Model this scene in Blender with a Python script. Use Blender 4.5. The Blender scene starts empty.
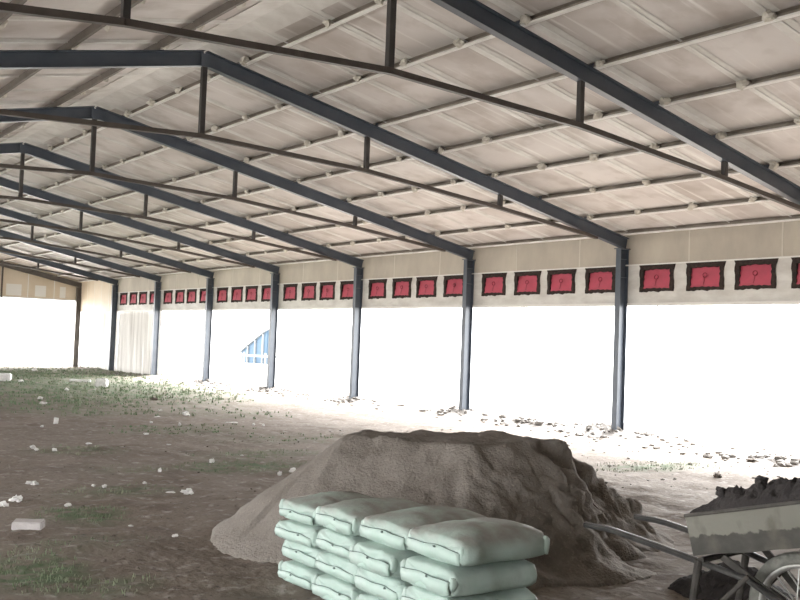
import bpy, bmesh, math, random
from mathutils import Vector, Matrix, noise
C = bpy.context.scene.collection
PI = math.pi
rnd = random.Random(7)

# ------------------------------------------------------------------ place
WX, LX, XR = 13.40, -2.754, 5.323           # right / left column lines, ridge line
HE, HR = 3.426, 5.093                       # rafter centre line at the eave / ridge
Y1, BAY = 11.88, 4.208                      # first frame with its column in view, bay length
SL = (HR - HE) / (WX - XR)
FY = [Y1 + BAY * i for i in range(-2, 8)]   # frames, the last one is the end wall
Y0, YE = FY[0] - 16.0, FY[-1]
EYE = 1.5

# ------------------------------------------------------------------ helpers
def link(o, parent=None):
    C.objects.link(o)
    if parent is not None: o.parent = parent
    return o
def obj(name, bm, mat, parent=None, smooth=False, loc=None):
    me = bpy.data.meshes.new(name)
    bmesh.ops.recalc_face_normals(bm, faces=bm.faces[:])
    bm.to_mesh(me); bm.free()
    for m in (mat if isinstance(mat, (list, tuple)) else [mat]): me.materials.append(m)
    if smooth:
        for p in me.polygons: p.use_smooth = True
    o = bpy.data.objects.new(name, me)
    if loc is not None: o.location = loc
    return link(o, parent)
def tag(o, label=None, cat=None, group=None, kind=None):
    if label: o['label'] = label
    if cat: o['category'] = cat
    if group: o['group'] = group
    if kind: o['kind'] = kind
    return o
def thing(name, label, cat, loc=(0, 0, 0), rotz=0, group=None):
    o = bpy.data.objects.new(name, None); o.empty_display_size = .2
    o.location = loc; o.rotation_euler = (0, 0, rotz)
    link(o); return tag(o, label, cat, group)
def copy_tree(o, parent=None):
    c = o.copy(); C.objects.link(c)
    if parent is not None: c.parent = parent
    for ch in list(o.children): copy_tree(ch, c)
    return c
def box(bm, lo, hi, mi=0, M=None):
    vs = [bm.verts.new((x, y, z)) for x in (lo[0], hi[0]) for y in (lo[1], hi[1]) for z in (lo[2], hi[2])]
    if M is not None:
        for v in vs: v.co = M @ v.co
    for f in ((0, 1, 3, 2), (4, 6, 7, 5), (0, 4, 5, 1), (2, 3, 7, 6), (0, 2, 6, 4), (1, 5, 7, 3)):
        bm.faces.new([vs[i] for i in f]).material_index = mi
    return vs
def frame_of(a, b, up=Vector((0, 0, 1))):
    a, b = Vector(a), Vector(b); t = (b - a).normalized()
    if abs(t.dot(up)) > .98: up = Vector((0, 1, 0))
    s = t.cross(up).normalized(); u = s.cross(t)
    return a, b, t, s, u
def extrude_profile(bm, prof, a, b, up=Vector((0, 0, 1)), mi=0, cap=True):
    """closed 2D profile (side, up) swept from a to b"""
    a, b, t, s, u = frame_of(a, b, up)
    r = [[bm.verts.new(p + s * x + u * y) for x, y in prof] for p in (a, b)]
    n = len(prof)
    for i in range(n):
        bm.faces.new((r[0][i], r[0][(i + 1) % n], r[1][(i + 1) % n], r[1][i])).material_index = mi
    if cap:
        bm.faces.new(r[0]).material_index = mi; bm.faces.new(r[1][::-1]).material_index = mi
def bar(bm, a, b, w, h, up=Vector((0, 0, 1)), mi=0):
    extrude_profile(bm, [(-w / 2, -h / 2), (w / 2, -h / 2), (w / 2, h / 2), (-w / 2, h / 2)], a, b, up, mi)
def ibeam(bm, a, b, d, w, up, tf=.011, tw=.007):
    p = [(-w/2, -d/2), (w/2, -d/2), (w/2, -d/2+tf), (tw/2, -d/2+tf), (tw/2, d/2-tf), (w/2, d/2-tf),
         (w/2, d/2), (-w/2, d/2), (-w/2, d/2-tf), (-tw/2, d/2-tf), (-tw/2, -d/2+tf), (-w/2, -d/2+tf)]
    extrude_profile(bm, p, a, b, up)
def tube(bm, pts, r, seg=8, mi=0, cap=True, closed=False):
    pts = [Vector(p) for p in pts]; n = len(pts); rings = []
    rr = r if isinstance(r, (list, tuple)) else [r] * n
    ref = Vector((.13, .27, .95))
    for i, p in enumerate(pts):
        t = (pts[(i+1) % n] - pts[i-1]) if closed else (pts[min(i+1, n-1)] - pts[max(i-1, 0)])
        t.normalize(); s = t.cross(ref)
        if s.length < .05: s = t.cross(Vector((1, 0, 0)))
        s.normalize(); u = s.cross(t)
        rings.append([bm.verts.new(p + (s * math.cos(2*PI*k/seg) + u * math.sin(2*PI*k/seg)) * rr[i]) for k in range(seg)])
    for i in range(n if closed else n - 1):
        A, B = rings[i], rings[(i+1) % n]
        for k in range(seg): bm.faces.new((A[k], A[(k+1) % seg], B[(k+1) % seg], B[k])).material_index = mi
    if cap and not closed:
        bm.faces.new(rings[0][::-1]).material_index = mi; bm.faces.new(rings[-1]).material_index = mi
def lathe(bm, prof, axis_o, ax, seg=40, mi=0):
    """closed (r, h) profile turned about an axis"""
    ax = Vector(ax).normalized(); s = ax.orthogonal().normalized(); u = ax.cross(s); o = Vector(axis_o)
    rings = [[bm.verts.new(o + ax * h + (s * math.cos(2*PI*k/seg) + u * math.sin(2*PI*k/seg)) * r) for r, h in prof] for k in range(seg)]
    m = len(prof)
    for k in range(seg):
        A, B = rings[k], rings[(k+1) % seg]
        for j in range(m): bm.faces.new((A[j], A[(j+1) % m], B[(j+1) % m], B[j])).material_index = mi
def fbm(x, y, z=0.0, oct=4, gain=.5):
    s, a, f = 0, 1, 1
    for _ in range(oct):
        s += a * noise.noise((x * f, y * f, z + 3.1 * _)); a *= gain; f *= 2.03
    return s
def lump(bm, c, r, seed, sub=2, rough=.35, squash=(1, 1, 1), mi=0, rot=0.0):
    g = bmesh.ops.create_icosphere(bm, subdivisions=sub, radius=1.0)
    ca, sa = math.cos(rot), math.sin(rot)
    for v in g['verts']:
        d = v.co.copy()
        k = 1 + rough * fbm(d.x * 1.3 + seed, d.y * 1.3, d.z * 1.3 + seed * .7, 3) * 1.4
        x, y, z = d.x * r * k * squash[0], d.y * r * k * squash[1], d.z * r * k * squash[2]
        v.co = Vector((c[0] + x * ca - y * sa, c[1] + x * sa + y * ca, c[2] + z))
    for f in set(f for v in g['verts'] for f in v.link_faces): f.material_index = mi

# ------------------------------------------------------------------ materials
def mat(name, col, rough=.8, spec=.3, metal=0.0, var=None, scale=4.0, detail=6.0, bump=0.0, bscale=30.0, stretch=None, ramp=(.35, .65), extra=None):
    m = bpy.data.materials.new(name); m.use_nodes = True
    nt = m.node_tree; N, L = nt.nodes, nt.links
    b = N['Principled BSDF']
    b.inputs['Roughness'].default_value = rough; b.inputs['Metallic'].default_value = metal
    b.inputs['Specular IOR Level'].default_value = spec
    b.inputs['Base Color'].default_value = (*col, 1)
    tc = N.new('ShaderNodeTexCoord'); mp = N.new('ShaderNodeMapping')
    L.new(tc.outputs['Object'], mp.inputs['Vector'])
    if stretch: mp.inputs['Scale'].default_value = stretch
    out = None
    if var is not None:
        n = N.new('ShaderNodeTexNoise'); n.inputs['Scale'].default_value = scale; n.inputs['Detail'].default_value = detail
        n.inputs['Roughness'].default_value = .6
        L.new(mp.outputs['Vector'], n.inputs['Vector'])
        r = N.new('ShaderNodeValToRGB'); r.color_ramp.elements[0].position, r.color_ramp.elements[1].position = ramp
        r.color_ramp.elements[0].color = (*col, 1); r.color_ramp.elements[1].color = (*var, 1)
        L.new(n.outputs['Fac'], r.inputs['Fac']); out = r.outputs['Color']
        L.new(out, b.inputs['Base Color'])
    if bump:
        n2 = N.new('ShaderNodeTexNoise'); n2.inputs['Scale'].default_value = bscale; n2.inputs['Detail'].default_value = 8
        L.new(mp.outputs['Vector'], n2.inputs['Vector'])
        bp = N.new('ShaderNodeBump'); bp.inputs['Strength'].default_value = bump; bp.inputs['Distance'].default_value = .02
        L.new(n2.outputs['Fac'], bp.inputs['Height']); L.new(bp.outputs['Normal'], b.inputs['Normal'])
    if extra: extra(nt, b, out, mp)
    return m
def mixcol(nt, a, bcol, facsock, blend='MIX'):
    mx = nt.nodes.new('ShaderNodeMix'); mx.data_type = 'RGBA'; mx.blend_type = blend
    nt.links.new(facsock, mx.inputs[0]); nt.links.new(a, mx.inputs[6])
    mx.inputs[7].default_value = (*bcol, 1)
    return mx.outputs[2]
def noise_fac(nt, mp, scale, lo, hi, detail=5, vec=None):
    n = nt.nodes.new('ShaderNodeTexNoise'); n.inputs['Scale'].default_value = scale; n.inputs['Detail'].default_value = detail
    nt.links.new(vec or mp.outputs['Vector'], n.inputs['Vector'])
    r = nt.nodes.new('ShaderNodeMapRange'); r.inputs['From Min'].default_value = lo; r.inputs['From Max'].default_value = hi
    nt.links.new(n.outputs['Fac'], r.inputs['Value']); return r.outputs['Result']

M = {}
M['steel'] = mat('painted_steel', (.060, .076, .102), rough=.33, spec=.55, var=(.080, .096, .122), scale=3)
M['steel_end'] = mat('dusty_painted_steel', (.11, .10, .09), rough=.5, spec=.4, var=(.16, .14, .125), scale=3)
M['tie'] = mat('primed_square_tube', (.075, .064, .057), rough=.5, spec=.3, var=(.10, .086, .077), scale=5)
M['post'] = mat('dark_square_post', (.048, .045, .045), rough=.5, spec=.3, var=(.07, .064, .062), scale=5)
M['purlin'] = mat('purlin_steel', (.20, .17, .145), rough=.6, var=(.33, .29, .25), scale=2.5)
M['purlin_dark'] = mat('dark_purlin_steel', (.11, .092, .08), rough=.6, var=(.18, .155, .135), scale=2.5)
M['lip'] = mat('pale_purlin_lip', (.84, .83, .81), rough=.5, var=(.70, .68, .66), scale=3)
def board_extra(nt, b, out, mp):
    vec = mp.outputs['Vector']
    c = mixcol(nt, out, (.45, .40, .365), noise_fac(nt, mp, 2.2, .50, .80))
    mp2 = nt.nodes.new('ShaderNodeMapping'); mp2.inputs['Scale'].default_value = (.6, 9, 1)
    nt.links.new(vec, mp2.inputs['Vector'])
    at = nt.nodes.new('ShaderNodeAttribute'); at.attribute_name = 'tone'
    ml = nt.nodes.new('ShaderNodeMath'); ml.operation = 'MULTIPLY'; ml.inputs[1].default_value = .55
    nt.links.new(at.outputs['Fac'], ml.inputs[0])
    ml2 = nt.nodes.new('ShaderNodeMath'); ml2.operation = 'MULTIPLY'
    nt.links.new(ml.outputs[0], ml2.inputs[0]); nt.links.new(noise_fac(nt, mp, 1.4, .25, .60), ml2.inputs[1])
    c = mixcol(nt, c, (.36, .305, .27), ml2.outputs[0])
    c = mixcol(nt, c, (.80, .775, .75), noise_fac(nt, mp, 1.0, .58, .76, vec=mp2.outputs['Vector']))
    nt.links.new(c, b.inputs['Base Color'])
M['board'] = mat('roof_board', (.74, .700, .682), rough=.55, spec=.35, var=(.61, .57, .548), scale=.55, bump=.15, bscale=6, extra=board_extra)
M['seam'] = mat('seam_strip', (.80, .785, .76), rough=.6, var=(.64, .615, .585), scale=3)
M['foam'] = mat('sealing_foam', (.68, .65, .59), rough=.8, var=(.56, .53, .47), scale=20)
M['panel'] = mat('eave_panel', (.56, .51, .43), rough=.55, var=(.45, .405, .345), scale=1.6, stretch=(1, 1, .5))
M['joint'] = mat('panel_joint', (.62, .58, .51), rough=.6)
M['band'] = mat('white_band', (.70, .69, .66), rough=.5, var=(.55, .53, .50), scale=2.2, stretch=(1, 1, 2.5))
M['endpanel'] = mat('end_wall_panel', (.60, .51, .39), rough=.5, var=(.68, .60, .49), scale=.6)
M['trimw'] = mat('white_edge_trim', (.76, .75, .72), rough=.5)
M['red'] = mat('red_flap', (.54, .085, .135), rough=.35, spec=.5, var=(.46, .08, .12), scale=6)
M['black'] = mat('torn_black_seal', (.022, .017, .016), rough=.9, var=(.05, .035, .03), scale=18)
M['darkring'] = mat('dark_ring', (.20, .02, .035), rough=.5)
def floor_extra(nt, b, out, mp):
    a = nt.nodes.new('ShaderNodeAttribute'); a.attribute_name = 'grass'
    c = mixcol(nt, out, (.120, .096, .078), noise_fac(nt, mp, 1.7, .52, .74, 8))
    c = mixcol(nt, c, (.33, .31, .285), noise_fac(nt, mp, 9.0, .56, .74, 8))
    c = mixcol(nt, c, (.10, .088, .078), noise_fac(nt, mp, 26.0, .58, .72, 6))
    ml = nt.nodes.new('ShaderNodeMath'); ml.operation = 'MULTIPLY'
    nt.links.new(a.outputs['Fac'], ml.inputs[0]); nt.links.new(noise_fac(nt, mp, 7.0, .36, .56, 8), ml.inputs[1])
    c = mixcol(nt, c, (.095, .130, .075), ml.outputs[0])
    nt.links.new(c, b.inputs['Base Color'])
M['floor'] = mat('trodden_earth', (.218, .188, .160), rough=.95, spec=.12, var=(.168, .140, .116), scale=.45, detail=9, bump=.8, bscale=14, extra=floor_extra)
M['outer'] = mat('outdoor_ground', (.50, .49, .46), rough=.95, spec=.1, var=(.42, .41, .385), scale=.4)
def sand_extra(nt, b, out, mp):
    c = mixcol(nt, out, (.155, .136, .118), noise_fac(nt, mp, 2.4, .54, .72, 7))
    c = mixcol(nt, c, (.29, .26, .225), noise_fac(nt, mp, 60, .58, .78, 3))
    nt.links.new(c, b.inputs['Base Color'])
M['sand'] = mat('building_sand', (.228, .206, .184), rough=.95, spec=.1, var=(.190, .170, .150), scale=1.6, detail=8, bump=.6, bscale=45, extra=sand_extra)
def bag_extra(nt, b, out, mp):
    # woven tape weave as fine bump, cement dust on the upward faces
    g = nt.nodes.new('ShaderNodeNewGeometry'); sp = nt.nodes.new('ShaderNodeSeparateXYZ')
    nt.links.new(g.outputs['Normal'], sp.inputs['Vector'])
    at = nt.nodes.new('ShaderNodeAttribute'); at.attribute_name = 'dust'
    r = nt.nodes.new('ShaderNodeMath'); r.operation = 'MULTIPLY'
    nt.links.new(at.outputs['Fac'], r.inputs[0]); nt.links.new(noise_fac(nt, mp, 5.0, .30, .62, 6), r.inputs[1])
    c = mixcol(nt, out, (.225, .20, .18), r.outputs[0])
    nt.links.new(c, b.inputs['Base Color'])
M['bag'] = mat('woven_bag', (.325, .445, .39), rough=.5, spec=.3, var=(.40, .485, .445), scale=3.5, detail=6, bump=.55, bscale=13, extra=bag_extra)
M['bagfold'] = mat('woven_bag_fold', (.36, .475, .42), rough=.5, spec=.3, var=(.43, .515, .475), scale=6, bump=.2, bscale=25)
M['stitch'] = mat('bag_stitching', (.15, .19, .175), rough=.9)
M['mint'] = mat('green_print', (.30, .62, .48), rough=.5)
M['chip'] = mat('white_chip', (.62, .61, .59), rough=.7, var=(.46, .45, .43), scale=14, bump=.3, bscale=20)
M['brick'] = mat('grey_white_block', (.46, .43, .42), rough=.8, var=(.36, .34, .33), scale=9, bump=.4, bscale=30)
M['darklump'] = mat('dark_clod', (.14, .115, .095), rough=.95, var=(.09, .075, .062), scale=9, bump=.5)
M['rubble'] = mat('pale_rubble', (.29, .27, .25), rough=.95, var=(.20, .185, .17), scale=3, bump=.6, bscale=20)
M['mound'] = mat('grey_rubble', (.155, .142, .130), rough=.95, var=(.25, .235, .22), scale=5, bump=.6, bscale=20)
M['grass'] = mat('grass_blades', (.10, .155, .08), rough=.7, var=(.18, .20, .13), scale=1.2)
M['soil'] = mat('dark_soil', (.052, .047, .046), rough=.95, spec=.15, var=(.036, .033, .033), scale=8, detail=8, bump=.9, bscale=35)
def tray_extra(nt, b, out, mp):
    # splashed concrete clings below an irregular wavy line, the band above is bare
    sp = nt.nodes.new('ShaderNodeSeparateXYZ'); nt.links.new(mp.outputs['Vector'], sp.inputs['Vector'])
    at = nt.nodes.new('ShaderNodeAttribute'); at.attribute_name = 'band'
    n = nt.nodes.new('ShaderNodeTexNoise'); n.inputs['Scale'].default_value = 14; n.inputs['Detail'].default_value = 5
    mp3 = nt.nodes.new('ShaderNodeMapping'); mp3.inputs['Scale'].default_value = (1.6, 1.6, .45)
    nt.links.new(mp.outputs['Vector'], mp3.inputs['Vector']); nt.links.new(mp3.outputs['Vector'], n.inputs['Vector'])
    ad = nt.nodes.new('ShaderNodeMath'); ad.operation = 'MULTIPLY_ADD'; ad.inputs[1].default_value = .32
    nt.links.new(n.outputs['Fac'], ad.inputs[0]); nt.links.new(at.outputs['Fac'], ad.inputs[2])
    r = nt.nodes.new('ShaderNodeValToRGB'); e = r.color_ramp.elements
    e[0].position = .60; e[0].color = (0, 0, 0, 1); e[1].position = .64; e[1].color = (1, 1, 1, 1)
    nt.links.new(ad.outputs[0], r.inputs['Fac'])
    c = mixcol(nt, out, (.225, .22, .19), r.outputs['Color'])
    c = mixcol(nt, c, (.14, .13, .11), noise_fac(nt, mp3, 5.0, .55, .72, 7, vec=mp3.outputs['Vector']))
    nt.links.new(c, b.inputs['Base Color'])
M['tray'] = mat('mud_splashed_tray', (.080, .078, .070), rough=.75, spec=.3, var=(.110, .105, .095), scale=10, bump=.35, bscale=25, extra=tray_extra)
M['pipe'] = mat('worn_pipe', (.035, .034, .034), rough=.28, spec=.6, var=(.07, .067, .064), scale=12)
M['muddy'] = mat('muddy_steel', (.052, .048, .044), rough=.8, var=(.085, .078, .07), scale=14, bump=.3)
M['tyre'] = mat('muddy_tyre', (.26, .26, .23), rough=.9, var=(.16, .158, .142), scale=11, bump=.5, bscale=30)
M['rim'] = mat('dull_rim', (.52, .52, .50), rough=.4, metal=.5, var=(.34, .33, .31), scale=12)
M['blue'] = mat('blue_sheeting', (.040, .072, .108), rough=.7, var=(.05, .082, .118), scale=2)
M['greypost'] = mat('weathered_post', (.16, .17, .18), rough=.8)
def film_mat(name, col):
    m = bpy.data.materials.new(name); m.use_nodes = True
    nt = m.node_tree; N, L = nt.nodes, nt.links
    for n in list(N): N.remove(n)
    o = N.new('ShaderNodeOutputMaterial'); d = N.new('ShaderNodeBsdfDiffuse'); t = N.new('ShaderNodeBsdfTranslucent'); x = N.new('ShaderNodeMixShader')
    tc = N.new('ShaderNodeTexCoord'); mp = N.new('ShaderNodeMapping'); mp.inputs['Scale'].default_value = (1, 6, .25)
    nz = N.new('ShaderNodeTexNoise'); nz.inputs['Scale'].default_value = 1.3; r = N.new('ShaderNodeValToRGB')
    r.color_ramp.elements[0].position = .35; r.color_ramp.elements[1].position = .7
    r.color_ramp.elements[0].color = (*col, 1); r.color_ramp.elements[1].color = (col[0]*.72, col[1]*.71, col[2]*.70, 1)
    L.new(tc.outputs['Object'], mp.inputs['Vector']); L.new(mp.outputs['Vector'], nz.inputs['Vector']); L.new(nz.outputs['Fac'], r.inputs['Fac'])
    L.new(r.outputs['Color'], d.inputs['Color']); L.new(r.outputs['Color'], t.inputs['Color'])
    x.inputs[0].default_value = .2
    L.new(d.outputs[0], x.inputs[1]); L.new(t.outputs[0], x.inputs[2]); L.new(x.outputs[0], o.inputs['Surface'])
    return m
M['film'] = film_mat('translucent_white_sheet', (.74, .73, .71))

# ------------------------------------------------------------------ ground
GRASS = [  # centre x, y, radius x, y, density 0..1
    (8.2, 29, 4.2, 8.5, 1.0), (11.5, 36, 3.0, 4.0, .7), (6.2, 20.5, 1.6, 3.0, .55), (9.5, 24, 2.5, 2.5, .35),
    (5.45, 10.5, .75, .55, .9), (6.2, 11.6, .9, .5, .5), (2.75, 8.1, .35, .4, .8), (4.1, 12.5, .6, .5, .45),
    (1.75, 6.4, .42, .55, .9), (2.1, 5.85, .35, .25, .7), (6.5, 14.8, 1.2, .8, .35), (10.6, 8.7, 1.0, .5, .8),
    (3.4, 9.1, .6, .35, .45), (4.1, 10.6, .5, .4, .3), (8.5, 18, 1.6, 1.3, .3), (7.4, 13.2, 1.2, .6, .25), (2.4, 7.0, .5, .3, .3),
    (1.2, 5.2, .5, .4, .5), (9.0, 12.0, 1.2, .6, .2)]
def grass_mask(x, y):
    m = 0
    for gx, gy, rx, ry, d in GRASS:
        q = ((x - gx) / rx) ** 2 + ((y - gy) / ry) ** 2
        if q < 2.2: m = max(m, d * max(0, 1 - q / 1.6))
    return min(1, m * (1.05 + .9 * noise.noise((x * 1.7, y * 1.7, 4.0)))) if m > 0 else 0
def gz(x, y):
    z = .030 * noise.noise((x * .45, y * .45, 1.0)) + .022 * noise.noise((x * 1.5, y * 1.5, 2.0)) + .024 * noise.noise((x * 3.6, y * 3.6, 5.0))
    z += .013 * noise.noise((x * 9.5, y * 9.5, 7.0))
    d = x - WX                                             # low ragged bank along the foot of the open wall
    z += .07 * math.exp(-(d * d) / .5) * (.35 + max(0, noise.noise((y * .7, 3.0, x * .4)) + .3))
    return z
def axis(a, b, lo, hi, near):
    """grid lines: step lo near `near`, growing to hi"""
    r = [near]; v = near
    while v < b: v += min(hi, lo + abs(v - near) * .013); r.append(min(v, b))
    v = near
    while v > a: v -= min(hi, lo + abs(v - near) * .06); r.append(max(v, a))
    return sorted(set(round(q, 4) for q in r))
gx = axis(LX - 1.2, WX + 3.0, .055, .13, 4.0); gy = axis(Y0, YE + 2.5, .055, .30, 5.5)
bm = bmesh.new(); gl = bm.verts.layers.float.new('grass')
rows = []
for y in gy:
    row = []
    for x in gx:
        v = bm.verts.new((x, y, gz(x, y))); v[gl] = grass_mask(x, y); row.append(v)
    rows.append(row)
for j in range(len(gy) - 1):
    for i in range(len(gx) - 1): bm.faces.new((rows[j][i], rows[j][i+1], rows[j+1][i+1], rows[j+1][i]))
tag(obj('floor', bm, M['floor'], smooth=True), kind='structure')
bm = bmesh.new()
bmesh.ops.create_grid(bm, x_segments=8, y_segments=8, size=220)
tag(obj('ground', bm, M['outer'], loc=(5, 16, -.13)), kind='structure')

# grass blades
bm = bmesh.new(); tries = 0; n = 0
gr = random.Random(3)
for gx_, gy_, rx, ry, d in GRASS:
    cnt = int(min(2600, 620 * d * rx * ry * (1.0 if gy_ < 16 else .30)) + 40)
    for _ in range(cnt):
        a = gr.random() * 2 * PI; q = math.sqrt(gr.random()) * 1.15
        x, y = gx_ + math.cos(a) * q * rx, gy_ + math.sin(a) * q * ry
        if gr.random() > grass_mask(x, y) * 1.3 + .03: continue
        if x > WX + 2 or y > YE + 1: continue
        if 3.2 < x < 7 and 4.6 < y < 7.2: continue
        z = gz(x, y)
        for b_ in range(gr.randint(3, 5)):
            h = gr.uniform(.010, .032) * (1 if y < 16 else 1.9); t = gr.random() * 2 * PI; w = gr.uniform(.002, .004) * (1 if y < 13 else 3.5)
            bx, by = x + gr.gauss(0, .025), y + gr.gauss(0, .025)
            dx, dy = math.cos(t), math.sin(t); ln = gr.uniform(.2, .9) * h
            p = [bm.verts.new((bx - dy * w, by + dx * w, z - .01)), bm.verts.new((bx + dy * w, by - dx * w, z - .01)),
                 bm.verts.new((bx + dx * ln * .45 + dy * w * .7, by + dy * ln * .45 - dx * w * .7, z + h * .65)),
                 bm.verts.new((bx + dx * ln * .45 - dy * w * .7, by + dy * ln * .45 + dx * w * .7, z + h * .65)),
                 bm.verts.new((bx + dx * ln, by + dy * ln, z + h))]
            bm.faces.new((p[0], p[1], p[2], p[3])); bm.faces.new((p[3], p[2], p[4]))
tag(obj('grass', bm, M['grass']), 'short sparse green grass growing in patches on the bare earth floor', 'grass', kind='stuff')

# ------------------------------------------------------------------ roof
def zc(x): return HR - abs(x - XR) * SL                     # rafter centre line
BO = .192                                                   # underside of the boards above it
SEAM_Y = [7.55 + 1.052 * k for k in range(-26, 33)]
SEAM_Y = [y for y in SEAM_Y if Y0 < y < YE - .1]
PUR_R = [5.86, 6.97, 8.09, 9.20, 10.31, 11.40, 12.48, 13.33]
PUR_L = [4.66, 3.56, 2.48, 1.38, .28, -.82, -1.92, -2.68]
for side, sg, xe in (('right', 1, WX + .35), ('left', -1, LX - .35)):
    bm = bmesh.new(); tl = bm.faces.layers.float.new('tone')
    ys = [Y0] + SEAM_Y + [YE + .25]
    px_ = [XR] + (PUR_R[:-1] if sg == 1 else PUR_L[:-1]) + [xe]
    def P(x, y, o): return (x, y, zc(x) + BO + o)
    for j in range(len(ys) - 1):                            # each board dips a touch, as laid
        for xa, xb in zip(px_[:-1], px_[1:]):
            o = rnd.uniform(0, .004); tone = rnd.random()
            lo = [bm.verts.new(P(x, y, o)) for x, y in ((xa, ys[j]), (xb, ys[j]), (xb, ys[j+1]), (xa, ys[j+1]))]
            hi = [bm.verts.new(P(x, y, .09)) for x, y in ((xa, ys[j]), (xb, ys[j]), (xb, ys[j+1]), (xa, ys[j+1]))]
            bm.faces.new(lo)[tl] = tone; bm.faces.new(hi)
            for k in range(4): bm.faces.new((lo[k], lo[(k+1) % 4], hi[(k+1) % 4], hi[k]))
    for y in SEAM_Y:
        w = rnd.uniform(.07, .11)
        extrude_profile(bm, [(-w, -.004), (w, -.004), (w*.8, .004 - .012), (-w*.8, .004 - .012)], P(XR + sg * .1, y, 0), P(xe - sg * .2, y, 0), mi=1)
        w = .018
        extrude_profile(bm, [(-w, -.012), (w, -.012), (w*.6, -.017), (-w*.6, -.017)], P(XR + sg * .1, y + rnd.uniform(-.02, .02), 0), P(xe - sg * .2, y + rnd.uniform(-.02, .02), 0), mi=2)
    if sg == 1:                                             # flat flashing under the ridge
        extrude_profile(bm, [(-.32, -.055), (0, .006), (.32, -.055), (.32, -.065), (0, -.004), (-.32, -.065)], (XR, Y0, HR + BO - .01), (XR, YE, HR + BO - .01), mi=1)
    for x in (PUR_R[:-1] if sg == 1 else PUR_L[:4]):        # lumps of sealing foam where the seams cross the purlins
        for y in SEAM_Y:
            if y > 32 or y < 2 or rnd.random() < .12: continue
            lump(bm, (x - sg * .045, y + rnd.uniform(-.02, .02), zc(x) + .15), rnd.uniform(.040, .060), x * 7.1 + y * 1.7, sub=2, rough=.5, squash=(1.0, 1.3, 1.0), mi=3)
    tag(obj('ceiling_' + side, bm, [M['board'], M['seam'], M['lip'], M['foam']]), kind='structure')
ORD = ['nearest the ridge', 'second from the ridge', 'third from the ridge', 'fourth from the ridge', 'fifth from the ridge',
       'sixth from the ridge', 'seventh from the ridge', 'lowest, along the eave']
def purlin(x, sg, label):
    # C section: web on the downhill side, open towards the ridge, pale lower flange and lip on the right slope
    bm = bmesh.new(); zb = zc(x) + .104
    u = Vector((sg, 0, -SL * 1)).normalized(); nrm = Vector((SL * sg, 0, 1)).normalized()
    def sec(p, mi):
        r = [[bm.verts.new(Vector((x, yy, zb)) + u * a + nrm * b) for a, b in p] for yy in (Y0 + .05, YE - .06)]
        for i in range(len(p)):
            bm.faces.new((r[0][i], r[0][(i+1) % len(p)], r[1][(i+1) % len(p)], r[1][i])).material_index = mi
        bm.faces.new(r[0]).material_index = mi; bm.faces.new(r[1][::-1]).material_index = mi
    sec([(.022, 0), (.026, 0), (.026, .082), (.022, .082)], 0)
    sec([(-.026, .078), (.022, .078), (.022, .082), (-.026, .082)], 0)
    sec([(-.026, 0), (.022, 0), (.022, .004), (-.022, .004), (-.022, .020), (-.026, .020)], 1)
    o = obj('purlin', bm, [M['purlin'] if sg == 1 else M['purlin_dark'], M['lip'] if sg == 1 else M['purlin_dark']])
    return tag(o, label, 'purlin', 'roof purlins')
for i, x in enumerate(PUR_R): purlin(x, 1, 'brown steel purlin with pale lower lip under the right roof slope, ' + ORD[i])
for i, x in enumerate(PUR_L[:-1]): purlin(x, -1, 'dark brown steel purlin under the left roof slope, ' + ORD[i])
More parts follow.
